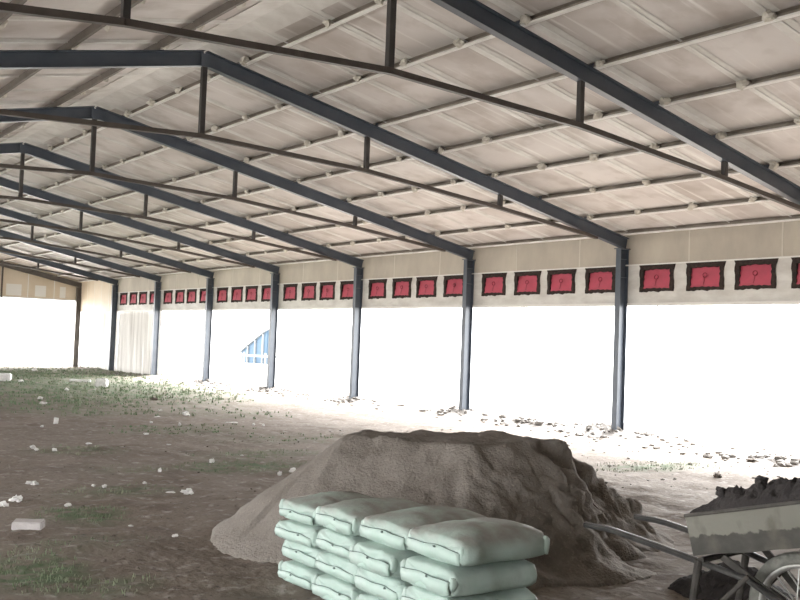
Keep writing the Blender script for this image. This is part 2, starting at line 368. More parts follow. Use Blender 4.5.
# ------------------------------------------------------------------ portal frames
FRAME_LABEL = {
    -1: 'dark steel roof frame crossing the top right corner, its column outside the picture',
    0: 'dark steel portal frame, first from the right whose column stands in view',
    1: 'dark steel portal frame, second from the right whose column stands in view',
    2: 'dark steel portal frame, third from the right, its column behind the sand heap\'s left end',
    3: 'dark steel portal frame, fourth from the right, its column just right of the blue shed',
    4: 'dark steel portal frame, fifth from the right, its column just left of the blue shed',
    5: 'dark steel portal frame, sixth from the right, column right of the white sheet',
    6: 'dark steel portal frame, just before the end wall, column left of the white sheet',
    7: 'brown steel frame standing in the end wall at the far end of the shed'}
TIE = [(0, 4.08), (2.58, 3.97), (5.17, 3.715), (7.40, 3.455)]
def portal(n):
    y = Y1 + BAY * n; end = n == 7
    st = M['steel_end'] if end else M['steel']
    t = thing('portal_frame', FRAME_LABEL[n], 'steel frame', (XR, y, 0), 0, 'steel portal frames')
    for sg in (1, -1):
        xc = (WX - XR) * sg
        b = bmesh.new()
        ibeam(b, (xc, 0, -.10), (xc, 0, HE - .11), .20, .115, Vector((1, 0, 0)))
        box(b, (xc - .125, -.085, HE - .122), (xc + .125, .085, HE - .106))           # cap plate
        for zz in (HE - .30, HE - .62): box(b, (xc - .085, -.055, zz), (xc + .085, .055, zz + .008))   # stiffeners
        obj('column', b, st, t)
        b = bmesh.new()
        nrm = Vector((SL * sg, 0, 1)).normalized()
        ibeam(b, (0, 0, HR), (xc + sg * .10, 0, HE - .10 * SL), .20, .10, nrm)
        obj('rafter', b, st, t)
        for x in (PUR_R[:-1] if sg == 1 else PUR_L[:4]):    # cleats the purlins are bolted to
            xx = x - XR; b = bmesh.new(); zt = HR - abs(xx) * SL + .102
            Mx = Matrix.Translation((xx - sg * .062, 0, zt + .02)) @ Matrix.Rotation(sg * math.atan(SL), 4, 'Y')
            vs8 = box(b, (-.030, -.035, -.006), (.030, .035, 0), 0, Mx); box(b, (sg * .024 - .003, -.035, -.012), (sg * .024 + .003, .035, .055), 0, Mx)
            obj('purlin_cleat', b, st, t)
        if not end:
            b = bmesh.new()
            for (xa, za), (xb, zb) in zip(TIE[:-1], TIE[1:]):
                bar(b, (sg * xa, 0, za), (sg * (xb + .012), 0, zb), .06, .06)
            obj('tie_bar', b, M['tie'], t)
            for xa, za in TIE[1:3]:
                b = bmesh.new(); bar(b, (sg * xa, 0, za + .03), (sg * xa, 0, HR - xa * SL - .095), .062, .062); obj('hanger_post', b, M['post'], t)
    if not end:
        b = bmesh.new(); bar(b, (0, 0, TIE[0][1] + .03), (0, 0, HR - .10), .066, .066); obj('hanger_post', b, M['post'], t)
        b = bmesh.new(); box(b, (-.07, -.058, HR - .12), (.07, -.048, HR + .05)); obj('ridge_plate', b, st, t)
    return t
for n in range(-1, 8): portal(n)

# ------------------------------------------------------------------ side walls: eave panel and vent band over the openings
VZ0, VZ1 = 2.565, 3.015
VW = .70
def vent_ys(n):
    y0 = Y1 + BAY * n                                       # bay runs from frame n to frame n+1
    return [y0 + .60 + .965 * k + (.03 if k % 2 else 0) for k in range(4)]
WIN = WX + .112                                             # inner face, just outside the columns
for side, sg in (('right', 1), ('left', -1)):
    xi = XR + sg * (WIN - XR); xo = xi + sg * .07
    X0, X1 = min(xi, xo), max(xi, xo)
    bm = bmesh.new()
    box(bm, (X0, Y0, VZ1 + .02), (X1, YE, zc(WX) + BO + .03), 0)
    box(bm, (min(xi - sg * .03, xo), Y0, VZ1), (max(xi - sg * .03, xo), YE, VZ1 + .022), 2)
    box(bm, (X0, Y0, 2.33), (X1, YE, VZ0), 1)
    box(bm, (min(xi - sg * .022, xo), Y0, 2.31), (max(xi - sg * .022, xo), YE, 2.36), 2)
    edges = [Y0]
    for n in range(-1, 6):
        for y in vent_ys(n):
            if sg == 1 and y - VW / 2 > Y0: edges += [y - VW / 2, y + VW / 2]
    edges.append(YE)
    for k in range(0, len(edges) - 1, 2): box(bm, (X0, edges[k], VZ0), (X1, edges[k+1], VZ1), 1)
    for n in range(-2, 7):                                  # panel joints in the eave board
        for q in (.27, .68):
            y = Y1 + BAY * (n + q); box(bm, (xi - sg * .004 if sg == 1 else xi, y - .014, VZ1 + .03), (xi if sg == 1 else xi + .004, y + .014, zc(WX) + BO), 3)
    box(bm, (X0, Y0, -.05), (X1, 3.35 if sg == 1 else -.75, 2.33), 1)   # unseen infill added behind the camera to cut light from there
    tag(obj('wall_' + side, bm, [M['panel'], M['band'], M['trimw'], M['joint']]), kind='structure')

def make_inlet():
    t = thing('air_inlet', 'x', 'air inlet', group='red air inlets in the header band')
    h, w = (VZ1 - VZ0) / 2, VW / 2
    b = bmesh.new(); r = random.Random(5)
    # ragged black seal round the hole: inner and outer outline, top corners flared like ears
    def outline(a, c, jit, ears):
        P = []
        for k in range(14): P.append((-a + 2 * a * k / 14, -c + r.uniform(-jit, jit)))
        for k in range(8): P.append((a + r.uniform(-jit, jit), -c + 2 * c * k / 8))
        for k in range(14): P.append((a - 2 * a * k / 14 + (ears if k < 2 else 0), c + r.uniform(-jit, jit)))
        for k in range(8): P.append((-a + r.uniform(-jit, jit) - (ears if k < 2 else 0), c - 2 * c * k / 8))
        return P
    o_, i_ = outline(w + .018, h + .016, .012, .03), outline(w - .064, h - .064, .010, 0)
    i_ = [(x, z - .016) for x, z in i_]
    f0 = [b.verts.new((-.016, y, z)) for y, z in o_]; f1 = [b.verts.new((-.020, y, z)) for y, z in i_]
    b0 = [b.verts.new((-.005, y * .99, z * .99)) for y, z in o_]; b1 = [b.verts.new((.05, y, z)) for y, z in i_]
    n = len(o_)
    for k in range(n):
        j = (k + 1) % n
        b.faces.new((f0[k], f0[j], f1[j], f1[k])); b.faces.new((f1[k], f1[j], b1[j], b1[k]))
        b.faces.new((f0[k], b0[k], b0[j], f0[j])); b.faces.new((b0[k], b1[k], b1[j], b0[j]))
    obj('seal_frame', b, M['black'], t)
    b = bmesh.new()
    hw, hh = w - .035, h - .040
    M_ = Matrix.Translation((.022, 0, -.012)) @ Matrix.Rotation(math.radians(7), 4, 'Y')
    box(b, (-.008, -hw, -hh), (.008, hw, hh), 0, M_)
    for s in (-1, 1): box(b, (-.016, s * hw - .008, -hh), (-.007, s * hw + .008, hh), 0, M_)
    box(b, (-.018, -hw, hh - .016), (-.007, hw, hh), 0, M_)
    bmesh.ops.bevel(b, geom=b.edges[:], offset=.002, segments=1, affect='EDGES')
    fl = obj('flap', b, M['red'], t); fl['label'] = 'red hinged flap'
    b = bmesh.new()
    tube(b, [(-.014, .040 * math.cos(q * PI / 8), .012 + .036 * math.sin(q * PI / 8)) for q in range(16)], .007, 6, closed=True)
    tube(b, [(-.014, 0, -.02), (-.018, .012, -.10), (-.012, .03, -.14)], .004, 5)
    obj('pull_ring', b, M['darkring'], fl)
    return t
BAYN = {-1: 'right of the first column from the right', 0: 'between first and second columns from the right',
        1: 'between second and third columns from the right', 2: 'between third and fourth columns from the right',
        3: 'in the bay over the blue shed', 4: 'between fifth and sixth columns from the right',
        5: 'above the white sheet at the far end'}
POS = ['rightmost of four', 'third from left', 'second from left', 'leftmost of four']
proto = make_inlet(); first = True
for n in range(-1, 6):
    for k, y in enumerate(vent_ys(n)):
        o = proto if first else copy_tree(proto); first = False
        o.location = (WIN + .004, y, (VZ0 + VZ1) / 2)
        o['label'] = 'red air inlet ' + BAYN[n] + ', ' + POS[k]

# closed bays near the far corner, corrugated translucent sheet
def sheet(y0, y1, z0, z1, label, amp=.018):
    bm = bmesh.new(); n = 84; cols = []
    for k in range(n + 1):
        y = y0 + (y1 - y0) * k / n
        x = WIN + .10 + amp * math.sin(k * 1.5) + .02 * noise.noise((y * 1.1, 9, 2))
        cols.append([(x + .012 * noise.noise((y * 2, z * 1.2, 5)), y, z) for z in [z0 + (z1 - z0) * i / 10 for i in range(11)]])
    fr = [[bm.verts.new(p) for p in c] for c in cols]; bk = [[bm.verts.new((p[0] + .004, p[1], p[2])) for p in c] for c in cols]
    for k in range(n):
        for i in range(10):
            bm.faces.new((fr[k][i], fr[k+1][i], fr[k+1][i+1], fr[k][i+1])); bm.faces.new((bk[k][i], bk[k][i+1], bk[k+1][i+1], bk[k+1][i]))
    for k in range(n):
        bm.faces.new((fr[k][0], bk[k][0], bk[k+1][0], fr[k+1][0])); bm.faces.new((fr[k][10], fr[k+1][10], bk[k+1][10], bk[k][10]))
    for i in range(10):
        bm.faces.new((fr[0][i], fr[0][i+1], bk[0][i+1], bk[0][i])); bm.faces.new((fr[n][i], bk[n][i], bk[n][i+1], fr[n][i+1]))
    return tag(obj('wall_sheet', bm, M['film'], smooth=True), label, 'sheet')
sheet(Y1 + BAY*5 + .02, Y1 + BAY*6 + .03, -.05, 2.42, 'white rippled sheet closing the bay below the far row of small air inlets')
sheet(Y1 + BAY*6 + .05, Y1 + BAY*7 + .05, -.05, 2.42, 'white sheet closing the last bay beside the end wall corner')
# plain cream board over the last bay hides the band there (no inlets in it)
bm = bmesh.new(); box(bm, (WIN - .034, Y1 + BAY*6 + .07, 2.30), (WIN - .026, Y1 + BAY*7 - .07, zc(WX) + .18))
for q in (.2, .4, .6, .8): box(bm, (WIN - .037, Y1 + BAY*(6+q) - .012, 2.30), (WIN - .034, Y1 + BAY*(6+q) + .012, zc(WX) + .17), 1)
tag(obj('wall_panel', bm, [M['endpanel'], M['trimw']]), kind='structure')

# end wall: header over a full width opening
bm = bmesh.new(); ya, yb = YE + .07, YE + .15
xs = [LX - .1, XR, WX + .18]
for xa, xb in zip(xs[:-1], xs[1:]):
    lo, hi = [], []
    for yy, L_ in ((ya, lo), (yb, hi)):
        for x, z in ((xa, 2.76), (xb, 2.76), (xb, zc(xb) + BO), (xa, zc(xa) + BO)): L_.append(bm.verts.new((x, yy, z)))
    bm.faces.new(lo); bm.faces.new(hi[::-1])
    for k in range(4): bm.faces.new((lo[k], hi[k], hi[(k+1) % 4], lo[(k+1) % 4]))
box(bm, (LX - .1, ya - .02, 2.74), (WX + .18, yb, 2.80), 1)
for x in (12.4, 11.35, 10.3, 9.2, 8.1): box(bm, (x - .018, ya - .006, 2.8), (x + .018, ya, zc(x) + .1), 1)
for x, w in ((11.85, .22), (10.8, .3), (12.75, .12)): box(bm, (x - w, ya - .004, 2.84), (x + w, ya, 3.30), 1)
tag(obj('wall_back', bm, [M['endpanel'], M['trimw']]), kind='structure')
bm = bmesh.new(); lo, hi = [], []
for yy, L_ in ((Y0 - .02, lo), (Y0 - .10, hi)):
    for x, z in ((LX - .1, -.05), (XR, -.05), (WX + .18, -.05), (WX + .18, zc(WX) + BO), (XR, HR + BO), (LX - .1, zc(LX) + BO)): L_.append(bm.verts.new((x, yy, z)))
bm.faces.new(lo); bm.faces.new(hi[::-1])
for k in range(6): bm.faces.new((lo[k], hi[k], hi[(k+1) % 6], lo[(k+1) % 6]))
tag(obj('wall_front', bm, M['endpanel']), kind='structure')
b = bmesh.new(); bar(b, (10.32, YE + .02, 2.72), (10.32, YE + .02, zc(10.32) - .1), .06, .06)
tag(obj('wall_post', b, M['tie']), 'short dark vertical post against the end wall header', 'post')

# thin wires dangling from the header
for x, y, l, lab in ((WIN + .02, Y1 + BAY*4.55, .62, 'thin dark wire hanging under the header in the bay left of the blue shed'),
                     (WIN + .02, Y1 + BAY*.62, .10, 'short wire end under the header, between the first two columns from the right'),
                     (WIN + .02, Y1 + BAY*1.72, .16, 'short wire end under the header, between second and third columns from the right'),
                     (WIN + .02, Y1 - BAY*.17, .07, 'short wire end under the header just right of the first column from the right')):
    b = bmesh.new()
    tube(b, [(x, y, 2.33), (x - .01, y + .01, 2.33 - l * .5), (x, y + .015, 2.33 - l)], .012, 6)
    tube(b, [(x, y - .07, 2.312), (x, y, 2.322), (x, y + .09, 2.312)], .012, 6)
    tag(obj('hanging_wire', b, M['greypost']), lab, 'wire', 'wire ends under the header')

# ------------------------------------------------------------------ sand heap
PLAT = [(4.22, 6.46), (4.42, 6.02), (4.66, 5.50), (5.15, 5.40), (5.60, 5.70), (5.52, 6.14), (4.95, 6.42), (4.50, 6.58)]
def poly_dist(x, y):
    """signed distance to the plateau outline and the outward direction"""
    ins = False; best = 1e9; bp_ = None; n = len(PLAT)
    for k in range(n):
        (ax, ay), (bx, by) = PLAT[k], PLAT[(k+1) % n]
        if (ay > y) != (by > y) and x < (bx - ax) * (y - ay) / (by - ay) + ax: ins = not ins
        dx, dy = bx - ax, by - ay; t = max(0, min(1, ((x - ax) * dx + (y - ay) * dy) / (dx * dx + dy * dy)))
        qx, qy = ax + t * dx, ay + t * dy; d = math.hypot(x - qx, y - qy)
        if d < best: best = d; bp_ = (x - qx, y - qy)
    return (-best if ins else best), bp_
HEAP = .80
def rough_of(a):                                            # the slumped side faces -y and +x
    return max(math.exp(-(((a + 1.25 + PI) % (2 * PI) - PI) / .75) ** 2), math.exp(-(((a + .35 + PI) % (2 * PI) - PI) / .65) ** 2))
def heap_z(x, y):
    d, v = poly_dist(x, y)
    fine = .012 * noise.noise((x * 9, y * 9, 2)) + .006 * noise.noise((x * 24, y * 24, 3))
    if d <= 0: return HEAP + fine * .6 + .004 * noise.noise((x * 3, y * 3, 1))
    a = math.atan2(v[1], v[0])                              # outward heading
    def lobe(c, w): 
        q = (a - c + PI) % (2 * PI) - PI
        return math.exp(-(q / w) ** 2)
    q = (x - v[0], y - v[1])
    groove = noise.noise((q[0] * 3.2 + a * 1.1, q[1] * 3.2, d * .9)) + .55 * noise.noise((q[0] * 8 + a * 2.8, q[1] * 8, d * 2.2))
    cut, rough = lobe(-1.02, .60), rough_of(a)          # dug side, slumped side
    run = .98 + .08 * noise.noise((x * 1.2, y * 1.2, 8)) + .10 * lobe(-.15, .5)
    t = d / run
    z = HEAP * (1 - t) if t < .85 else HEAP * .15 * max(0, (1.06 - t) / .21)
    g = (1 - abs(noise.noise((x * 2.6 + y * .9, y * 2.6 - x * .6, 4))) * 2.0) - .5
    g2 = (1 - abs(noise.noise((x * 6.5, y * 6.5, 6))) * 2.0) - .45
    dd = max(0, d + .24 * groove * min(1, d * 4) + .16 * g)
    zc_ = HEAP * (1 - .72 * min(1, dd / .40) ** .9) if dd < .40 else HEAP * .28 * max(0, 1 - (dd - .40) / .36) ** 1.2
    z = z * (1 - cut) + zc_ * cut
    amp = min(1, d * 4) * min(1, z * 5)
    z += rough * amp * (.16 * groove + .05 * g + .03 * g2) + (1 - rough) * amp * (.035 * groove + .012 * noise.noise((x * 7, y * 7, 9)))
    return min(HEAP + .01, z) + fine * min(1, max(0, z) * 8) - .05 * (z <= .004)
bm = bmesh.new(); N_ = 210; x0, x1, y0, y1 = 2.95, 7.45, 3.95, 8.05
vs = {}
for j in range(N_ + 1):
    for i in range(N_ + 1):
        x, y = x0 + (x1 - x0) * i / N_, y0 + (y1 - y0) * j / N_
        h = heap_z(x, y); e = min(x - x0, x1 - x, y - y0, y1 - y)
        if h < .004 or e < .02: h = -.05
        vs[i, j] = bm.verts.new((x, y, gz(x, y) + h))
for j in range(N_):
    for i in range(N_):
        q = [vs[i, j], vs[i+1, j], vs[i+1, j+1], vs[i, j+1]]
        if max(v.co.z - gz(v.co.x, v.co.y) for v in q) > -.02: bm.faces.new(q)
for v in [v for v in bm.verts if not v.link_faces]: bm.verts.remove(v)
bmesh.ops.recalc_face_normals(bm, faces=bm.faces[:]); bm.normal_update()
def ridge(p, f, o): return 1 - 2.2 * abs(noise.noise(p * f + Vector((o, o, 0))))
mv = []
for v in bm.verts:                                          # slumped clods and crust edges pushed out of the face
    p = v.co; d, w_ = poly_dist(p.x, p.y); h = p.z - gz(p.x, p.y)
    nn = v.normal if v.normal.z > 0 else -v.normal
    k = rough_of(math.atan2(w_[1], w_[0])) * max(0, min(1, d * 5)) * max(0, min(1, h * 5)) if d > 0 else 0
    q = Vector((p.x, p.y, p.z * .55))
    ck = .060 * ridge(q, 3.4, 1) + .045 * ridge(q, 7.5, 4) + .022 * ridge(q, 16, 7)
    mv.append((v, nn * (k * ck + .004 * noise.noise(p * 22) * max(0, min(1, h * 8)))))
for v, o in mv: v.co += o
tag(obj('sand_heap', bm, M['sand'], smooth=True), 'big flat topped heap of brown building sand behind the stacked bags', 'sand heap')

# ------------------------------------------------------------------ bags
def bag(seed, L_, W_, T_, crown, label, dust, loc, rotz):
    """sack lying along local +x from 0 to L_, resting on z=0"""
    r = random.Random(seed); nu, nv = 30, 32
    bm = bmesh.new(); dl = bm.verts.layers.float.new('dust'); rings = []
    def P(u, th, shrink=1.0):
        au = abs(u)
        hw = W_ / 2 * (1 - .05 * au ** 4 + .03 * math.cos(u * 5 + seed)) * shrink
        ht = T_ * (.515 * (1 - .13 * au ** 6)) * shrink
        c, s = math.cos(th), math.sin(th); e = 2 / (2.9 + 1.1 * au ** 3)
        y = hw * math.copysign(abs(c) ** e, c); z = ht * math.copysign(abs(s) ** (e * (1.18 if s > 0 else .80)), s)
        if s > 0: z *= 1 + crown * (1 - au ** 2.2) * (1 - (y / hw if hw else 0) ** 2 * .95)
        x = L_ / 2 * u
        nn = .015 * fbm(x * 5 + seed, y * 5, z * 5 + seed, 4) + .0045 * au ** 3 * math.sin(th * 9 + seed + x * 9)
        k = 1 + nn / max(.03, math.hypot(y, z)) * (1 if s > -.5 else .3)
        return Vector((L_ / 2 + x + .006 * math.sin(th * 2 + seed) * au, y * k, z * k))
    us = [-1 + 2 * i / nu for i in range(nu + 1)]
    us = [math.copysign(abs(u) ** .8, u) for u in us]
    for u in us: rings.append([P(u, 2 * PI * k / nv) for k in range(nv)])
    for sgn, first_ in ((-1, True), (1, False)):
        extra = []
        for sh, dx in ((.90, .014), (.62, .020), (.25, .017)):
            rr = [P(sgn, 2 * PI * k / nv) for k in range(nv)]
            cx = L_ / 2 + sgn * L_ / 2
            extra.append([Vector((p.x + sgn * (dx + .004 * math.sin(seed + k)), p.y * sh, p.z * sh)) for k, p in enumerate(rr)])
        rings = (extra[::-1] + rings) if first_ else (rings + extra)
    zmin = min(p.z for R_ in rings for p in R_)
    R2 = []
    for R_ in rings:
        row = []
        for p in R_:
            z = max(p.z, zmin * .93) - zmin * .93
            v = bm.verts.new((p.x, p.y, z)); v[dl] = dust * max(0, min(1, (z / T_ - .52) * 2.6)) if z > .5 * T_ else 0
            row.append(v)
        R2.append(row)
    for A, B in zip(R2[:-1], R2[1:]):
        for k in range(nv): bm.faces.new((A[k], A[(k+1) % nv], B[(k+1) % nv], B[k]))
    bm.faces.new(R2[0][::-1]); bm.faces.new(R2[-1])
    o = obj('cement_bag', bm, M['bag'], smooth=True, loc=loc); o.rotation_euler = (0, 0, rotz)
    tag(o, label, 'bag', 'pale green bags stacked by the sand heap')
    # folded end flaps, sewn line and tucked corners at both ends
    mid = -zmin * .93; ht = T_ * .5 * .88
    for sgn in (-1, 1):
        xb = L_ / 2 + sgn * (L_ / 2 + .012)
        b = bmesh.new(); m_ = 12; hw = W_ / 2 * .86; z0, z1 = mid - ht * .78, mid + ht * r.uniform(.02, .30)
        g = []
        for off in (.0, .011):
            for zz, bulge in ((z0, 0.0), (z0 * .5 + z1 * .5, .010), (z1, .006)):
                g.append([b.verts.new((xb + sgn * (off + bulge + .003 * math.sin(i * 1.3 + seed)), -hw + 2 * hw * i / m_,
                                       zz + .0035 * math.sin(i * .8 + seed) - (.006 * (abs(i - m_/2) / (m_/2)) ** 3 if zz == z1 else 0))) for i in range(m_ + 1)])
        for a_, c_ in ((0, 1), (1, 2), (3, 4), (4, 5), (0, 3), (2, 5)):
            for i in range(m_): b.faces.new((g[a_][i], g[a_][i+1], g[c_][i+1], g[c_][i]))
        for i in (0, m_):
            b.faces.new((g[0][i], g[1][i], g[4][i], g[3][i])); b.faces.new((g[1][i], g[2][i], g[5][i], g[4][i]))
        fl = obj('end_flap', b, M['bagfold'], o, smooth=True)
        b = bmesh.new()
        tube(b, [(xb + sgn * (.018 + .003 * math.sin(i * 1.3 + seed)), -hw * .97 + 2 * hw * .97 * i / m_, z1 + .002 + .0035 * math.sin(i * .8 + seed) - .006 * (abs(i - m_/2) / (m_/2)) ** 3) for i in range(m_ + 1)], .0022, 5)
        q = r.uniform(-.5, .3) * hw
        lump(b, (xb + sgn * .020, q, z1 - .006), .008, seed, 1, .4, (1, 1.2, .8))
        obj('stitched_seam', b, M['stitch'], o)
        for s2 in (-1, 1):
            b = bmesh.new(); cz = mid + r.uniform(-.004, .012); cy = s2 * W_ / 2 * .86
            lump(b, (xb - sgn * .014, cy, cz), .028, seed + s2, 2, .22, (.95, .68, 1.25 + .45 * r.random()))
            obj('corner_fold', b, M['bagfold'], o, smooth=True)
    return o
STACKS = [  # left end x, centre y, height of a layer, where it stands
    (3.17, 5.34, .128, 'the far left stack'), (3.12, 4.86, .134, 'the second stack from the left'),
    (3.09, 4.37, .141, 'the third stack from the left'), (3.07, 3.89, .143, 'the near right stack')]
LAYER = ['bottom', 'second from bottom', 'second from top', 'topmost']
for si, (bx, by, T, where) in enumerate(STACKS):
    zz = max(gz(bx + dx, by) for dx in (.1, .3, .5)) - .012
    for li in range(4):
        r = random.Random(si * 10 + li)
        top = li == 3
        L_ = .565 + r.uniform(-.02, .02)
        if top: L_ += .02
        if si == 3: L_ -= .035
        bag(si * 7.3 + li * 2.1 + 1, L_, .462 + r.uniform(-.012, .012), T * (1.04 if top else 1.05), .46 if top else .05,
            'pale green woven bag, %s in %s' % (LAYER[li], where), .85 if top else .12,
            (bx + r.uniform(-.035, .035), by + r.uniform(-.012, .012), zz), r.uniform(-.05, .05))
        zz += T

# ------------------------------------------------------------------ wheelbarrow
o0, dv, nv_ = Vector((4.054, 3.806, 0)), Vector((.123, -.992, 0)), Vector((.992, .123, 0))
def B(t, s, z): return o0 + dv * t + nv_ * s + Vector((0, 0, z))
wb = thing('wheelbarrow', 'muddy steel wheelbarrow loaded with dark soil at the lower right', 'wheelbarrow', B(.9, .24, 0))
base = Vector(wb.location)
def wobj(name, b, m, parent=wb, **k):
    for v in b.verts: v.co -= base
    return obj(name, b, m, parent, **k)
# tray: open trough, tapered, tilted up towards the wheel
b = bmesh.new(); bl = b.verts.layers.float.new('band')
T0, T1 = .65, 1.58
rim = [(T0, -.07, .705), (T1, -.10, .945), (T1, .58, .945), (T0, .55, .705)]
bot = [(T0 + .0, .02, .500), (T1 - .16, .03, .690), (T1 - .16, .45, .690), (T0 + .0, .46, .500)]
def grid_side(A0, A1, B0, B1, n=14, m=6, inset=0):
    g = []
    for j in range(m + 1):
        row = []
        for i in range(n + 1):
            u, v = i / n, j / m
            p = [(A0[k] * (1-u) + A1[k] * u) * (1-v) + (B0[k] * (1-u) + B1[k] * u) * v for k in range(3)]
            p3 = B(*p) + Vector((0, 0, .006 * noise.noise((u * 4, v * 3, A0[1]))))
            w = b.verts.new(p3); w[bl] = v; row.append(w)
        g.append(row)
    for j in range(m):
        for i in range(n): b.faces.new((g[j][i], g[j][i+1], g[j+1][i+1], g[j+1][i]))
for k in range(4): grid_side(bot[k], bot[(k+1) % 4], rim[k], rim[(k+1) % 4])
grid_side(bot[0], bot[1], bot[3], bot[2])
for f in b.faces: f.smooth = False
bmesh.ops.remove_doubles(b, verts=b.verts[:], dist=.0008)
tr = wobj('tray', b, M['tray'])
sol = tr.modifiers.new('thickness', 'SOLIDIFY'); sol.thickness = .005; sol.offset = 0
b = bmesh.new(); rp = [B(*p) for p in rim]
tube(b, rp, .009, 8, closed=True); wobj('rim_bead', b, M['muddy'], tr)
# handles: bent pipe running under the tray to the axle
for s, nm in ((0.0, 'near'), (.48, 'far')):
    b = bmesh.new()
    pts = [B(0, s, .552), B(.13, s, .553), B(.20, s, .548), B(.45, s, .515), B(.68, s * .94 + .015, .478), B(.92, s * .80 + .05, .430), B(1.12, s * .42 + .14, .30)]
    tube(b, pts, .0165, 10); wobj('handle', b, M['pipe'])
    b = bmesh.new()
    tube(b, [B(.69, s, .488), B(.655, s, .24), B(.60, s, gz(*B(.60, s, 0)[:2]) - .005)], [.020, .018, .018], 8)
    wobj('leg', b, M['muddy'])
    b = bmesh.new(); tube(b, [B(.64, s, .16), B(.80, s * .9 + .02, .30), B(.93, s * .84 + .04, .448)], .012, 7); wobj('leg_brace', b, M['muddy'])
    b = bmesh.new(); bar(b, B(.80, s * .85 + .03, .52), B(1.13, s * .36 + .155, .285), .034, .014, up=nv_); wobj('fork_stay', b, M['muddy'])
b = bmesh.new(); tube(b, [B(.635, -.005, .13), B(.635, .49, .13)], .012, 7); wobj('cross_bar', b, M['muddy'])
b = bmesh.new(); bar(b, B(.70, 0, .488), B(.70, .47, .488), .03, .02); wobj('cross_bar', b, M['muddy'])
# spoked wheel
WR = .285; wc = B(1.12, .24, WR + gz(*B(1.12, .24, 0)[:2]) - .004); ax = nv_.normalized()
wheel_prof = [(WR, 0), (WR - .004, .016), (WR - .020, .031), (WR - .042, .034), (WR - .062, .024), (WR - .062, -.024), (WR - .042, -.034), (WR - .020, -.031), (WR - .004, -.016)]
b = bmesh.new(); lathe(b, wheel_prof, wc, ax, 56)
wl = wobj('wheel', b, M['tyre'], smooth=True)
b = bmesh.new(); lathe(b, [(WR - .056, .026), (WR - .070, .026), (WR - .082, .010), (WR - .082, -.010), (WR - .070, -.026), (WR - .056, -.026)], wc, ax, 56); wobj('rim', b, M['rim'], wl, smooth=True)
b = bmesh.new(); lathe(b, [(.012, .07), (.040, .06), (.040, .045), (.024, .038), (.024, -.038), (.040, -.045), (.040, -.06), (.012, -.07)], wc, ax, 24); wobj('hub', b, M['muddy'], wl, smooth=True)
sx = ax.orthogonal().normalized(); sy = ax.cross(sx)
for k in range(20):
    a = 2 * PI * k / 20; a2 = a + (.42 if k % 4 < 2 else -.42); e = .05 if k % 2 else -.05
    b = bmesh.new()
    tube(b, [wc + ax * e + (sx * math.cos(a2) + sy * math.sin(a2)) * .036, wc + (sx * math.cos(a) + sy * math.sin(a)) * (WR - .078)], .0042, 6)
    wobj('spoke', b, M['rim'], wl)
b = bmesh.new(); tube(b, [wc - ax * .12, wc + ax * .12], .011, 8); wobj('axle', b, M['muddy'])
# soil in the tray: one lumpy heap
b = bmesh.new(); nU, nV = 60, 44; g = []
for i in range(nU + 1):
    row = []
    for j in range(nV + 1):
        u, v = i / nU, j / nV
        t = T0 + .012 + (T1 - T0 - .03) * u; s = -.060 + .60 * v - .02 * u
        rz = .705 + .240 * u
        e = min(v, 1 - v) * 2
        cr = min(1, (e * 4.0)) ** .5
        h = .004 + cr * (.022 + .052 * min(1, u * 3.0) + .01 * u)
        p = B(t, s, 0)
        cl = .050 * noise.noise((p.x * 9, p.y * 9, 2)) + .050 * (.5 - abs(noise.noise((p.x * 15, p.y * 15, 5))) * 1.5) + .016 * noise.noise((p.x * 42, p.y * 42, 1))
        row.append(b.verts.new(p + Vector((0, 0, rz + h + cl * cr * (.35 + min(1, u * 5) * .65)))))
    g.append(row)
for i in range(nU):
    for j in range(nV): b.faces.new((g[i][j], g[i+1][j], g[i+1][j+1], g[i][j+1]))
rr = random.Random(11); gco = [[v.co.copy() for v in row] for row in g]
for k in range(46):
    u, v = rr.random() ** .8, rr.uniform(.08, .92); i, j = int(u * nU), int(v * nV)
    lump(b, tuple(gco[i][j] + Vector((0, 0, .006))), rr.uniform(.014, .032), k, 2, .5, (1, 1, .8))
so = obj('soil_load', b, M['soil'])
tag(so, 'dark crumbly heap of moist soil piled in the wheelbarrow tray', 'soil')

bm = bmesh.new(); n = 40; G = {}
sp_ = Vector((5.50, 3.90, 0))
for i in range(n + 1):
    for j in range(n + 1):
        u, v = -1 + 2 * i / n, -1 + 2 * j / n; q = math.hypot(u, v); px, py = sp_.x + u * .42, sp_.y + v * .40
        k = max(0, 1 - q)
        G[i, j] = bm.verts.new((px, py, gz(px, py) - .02 + k * .22 + k ** .5 * (.05 * noise.noise((px * 9, py * 9, 1)) + .025 * noise.noise((px * 24, py * 24, 4)))))
for i in range(n):
    for j in range(n): bm.faces.new((G[i, j], G[i+1, j], G[i+1, j+1], G[i, j+1]))
tag(obj('soil_spill', bm, M['soil']), 'low dark pile of spilled soil on the ground under the wheelbarrow', 'soil')

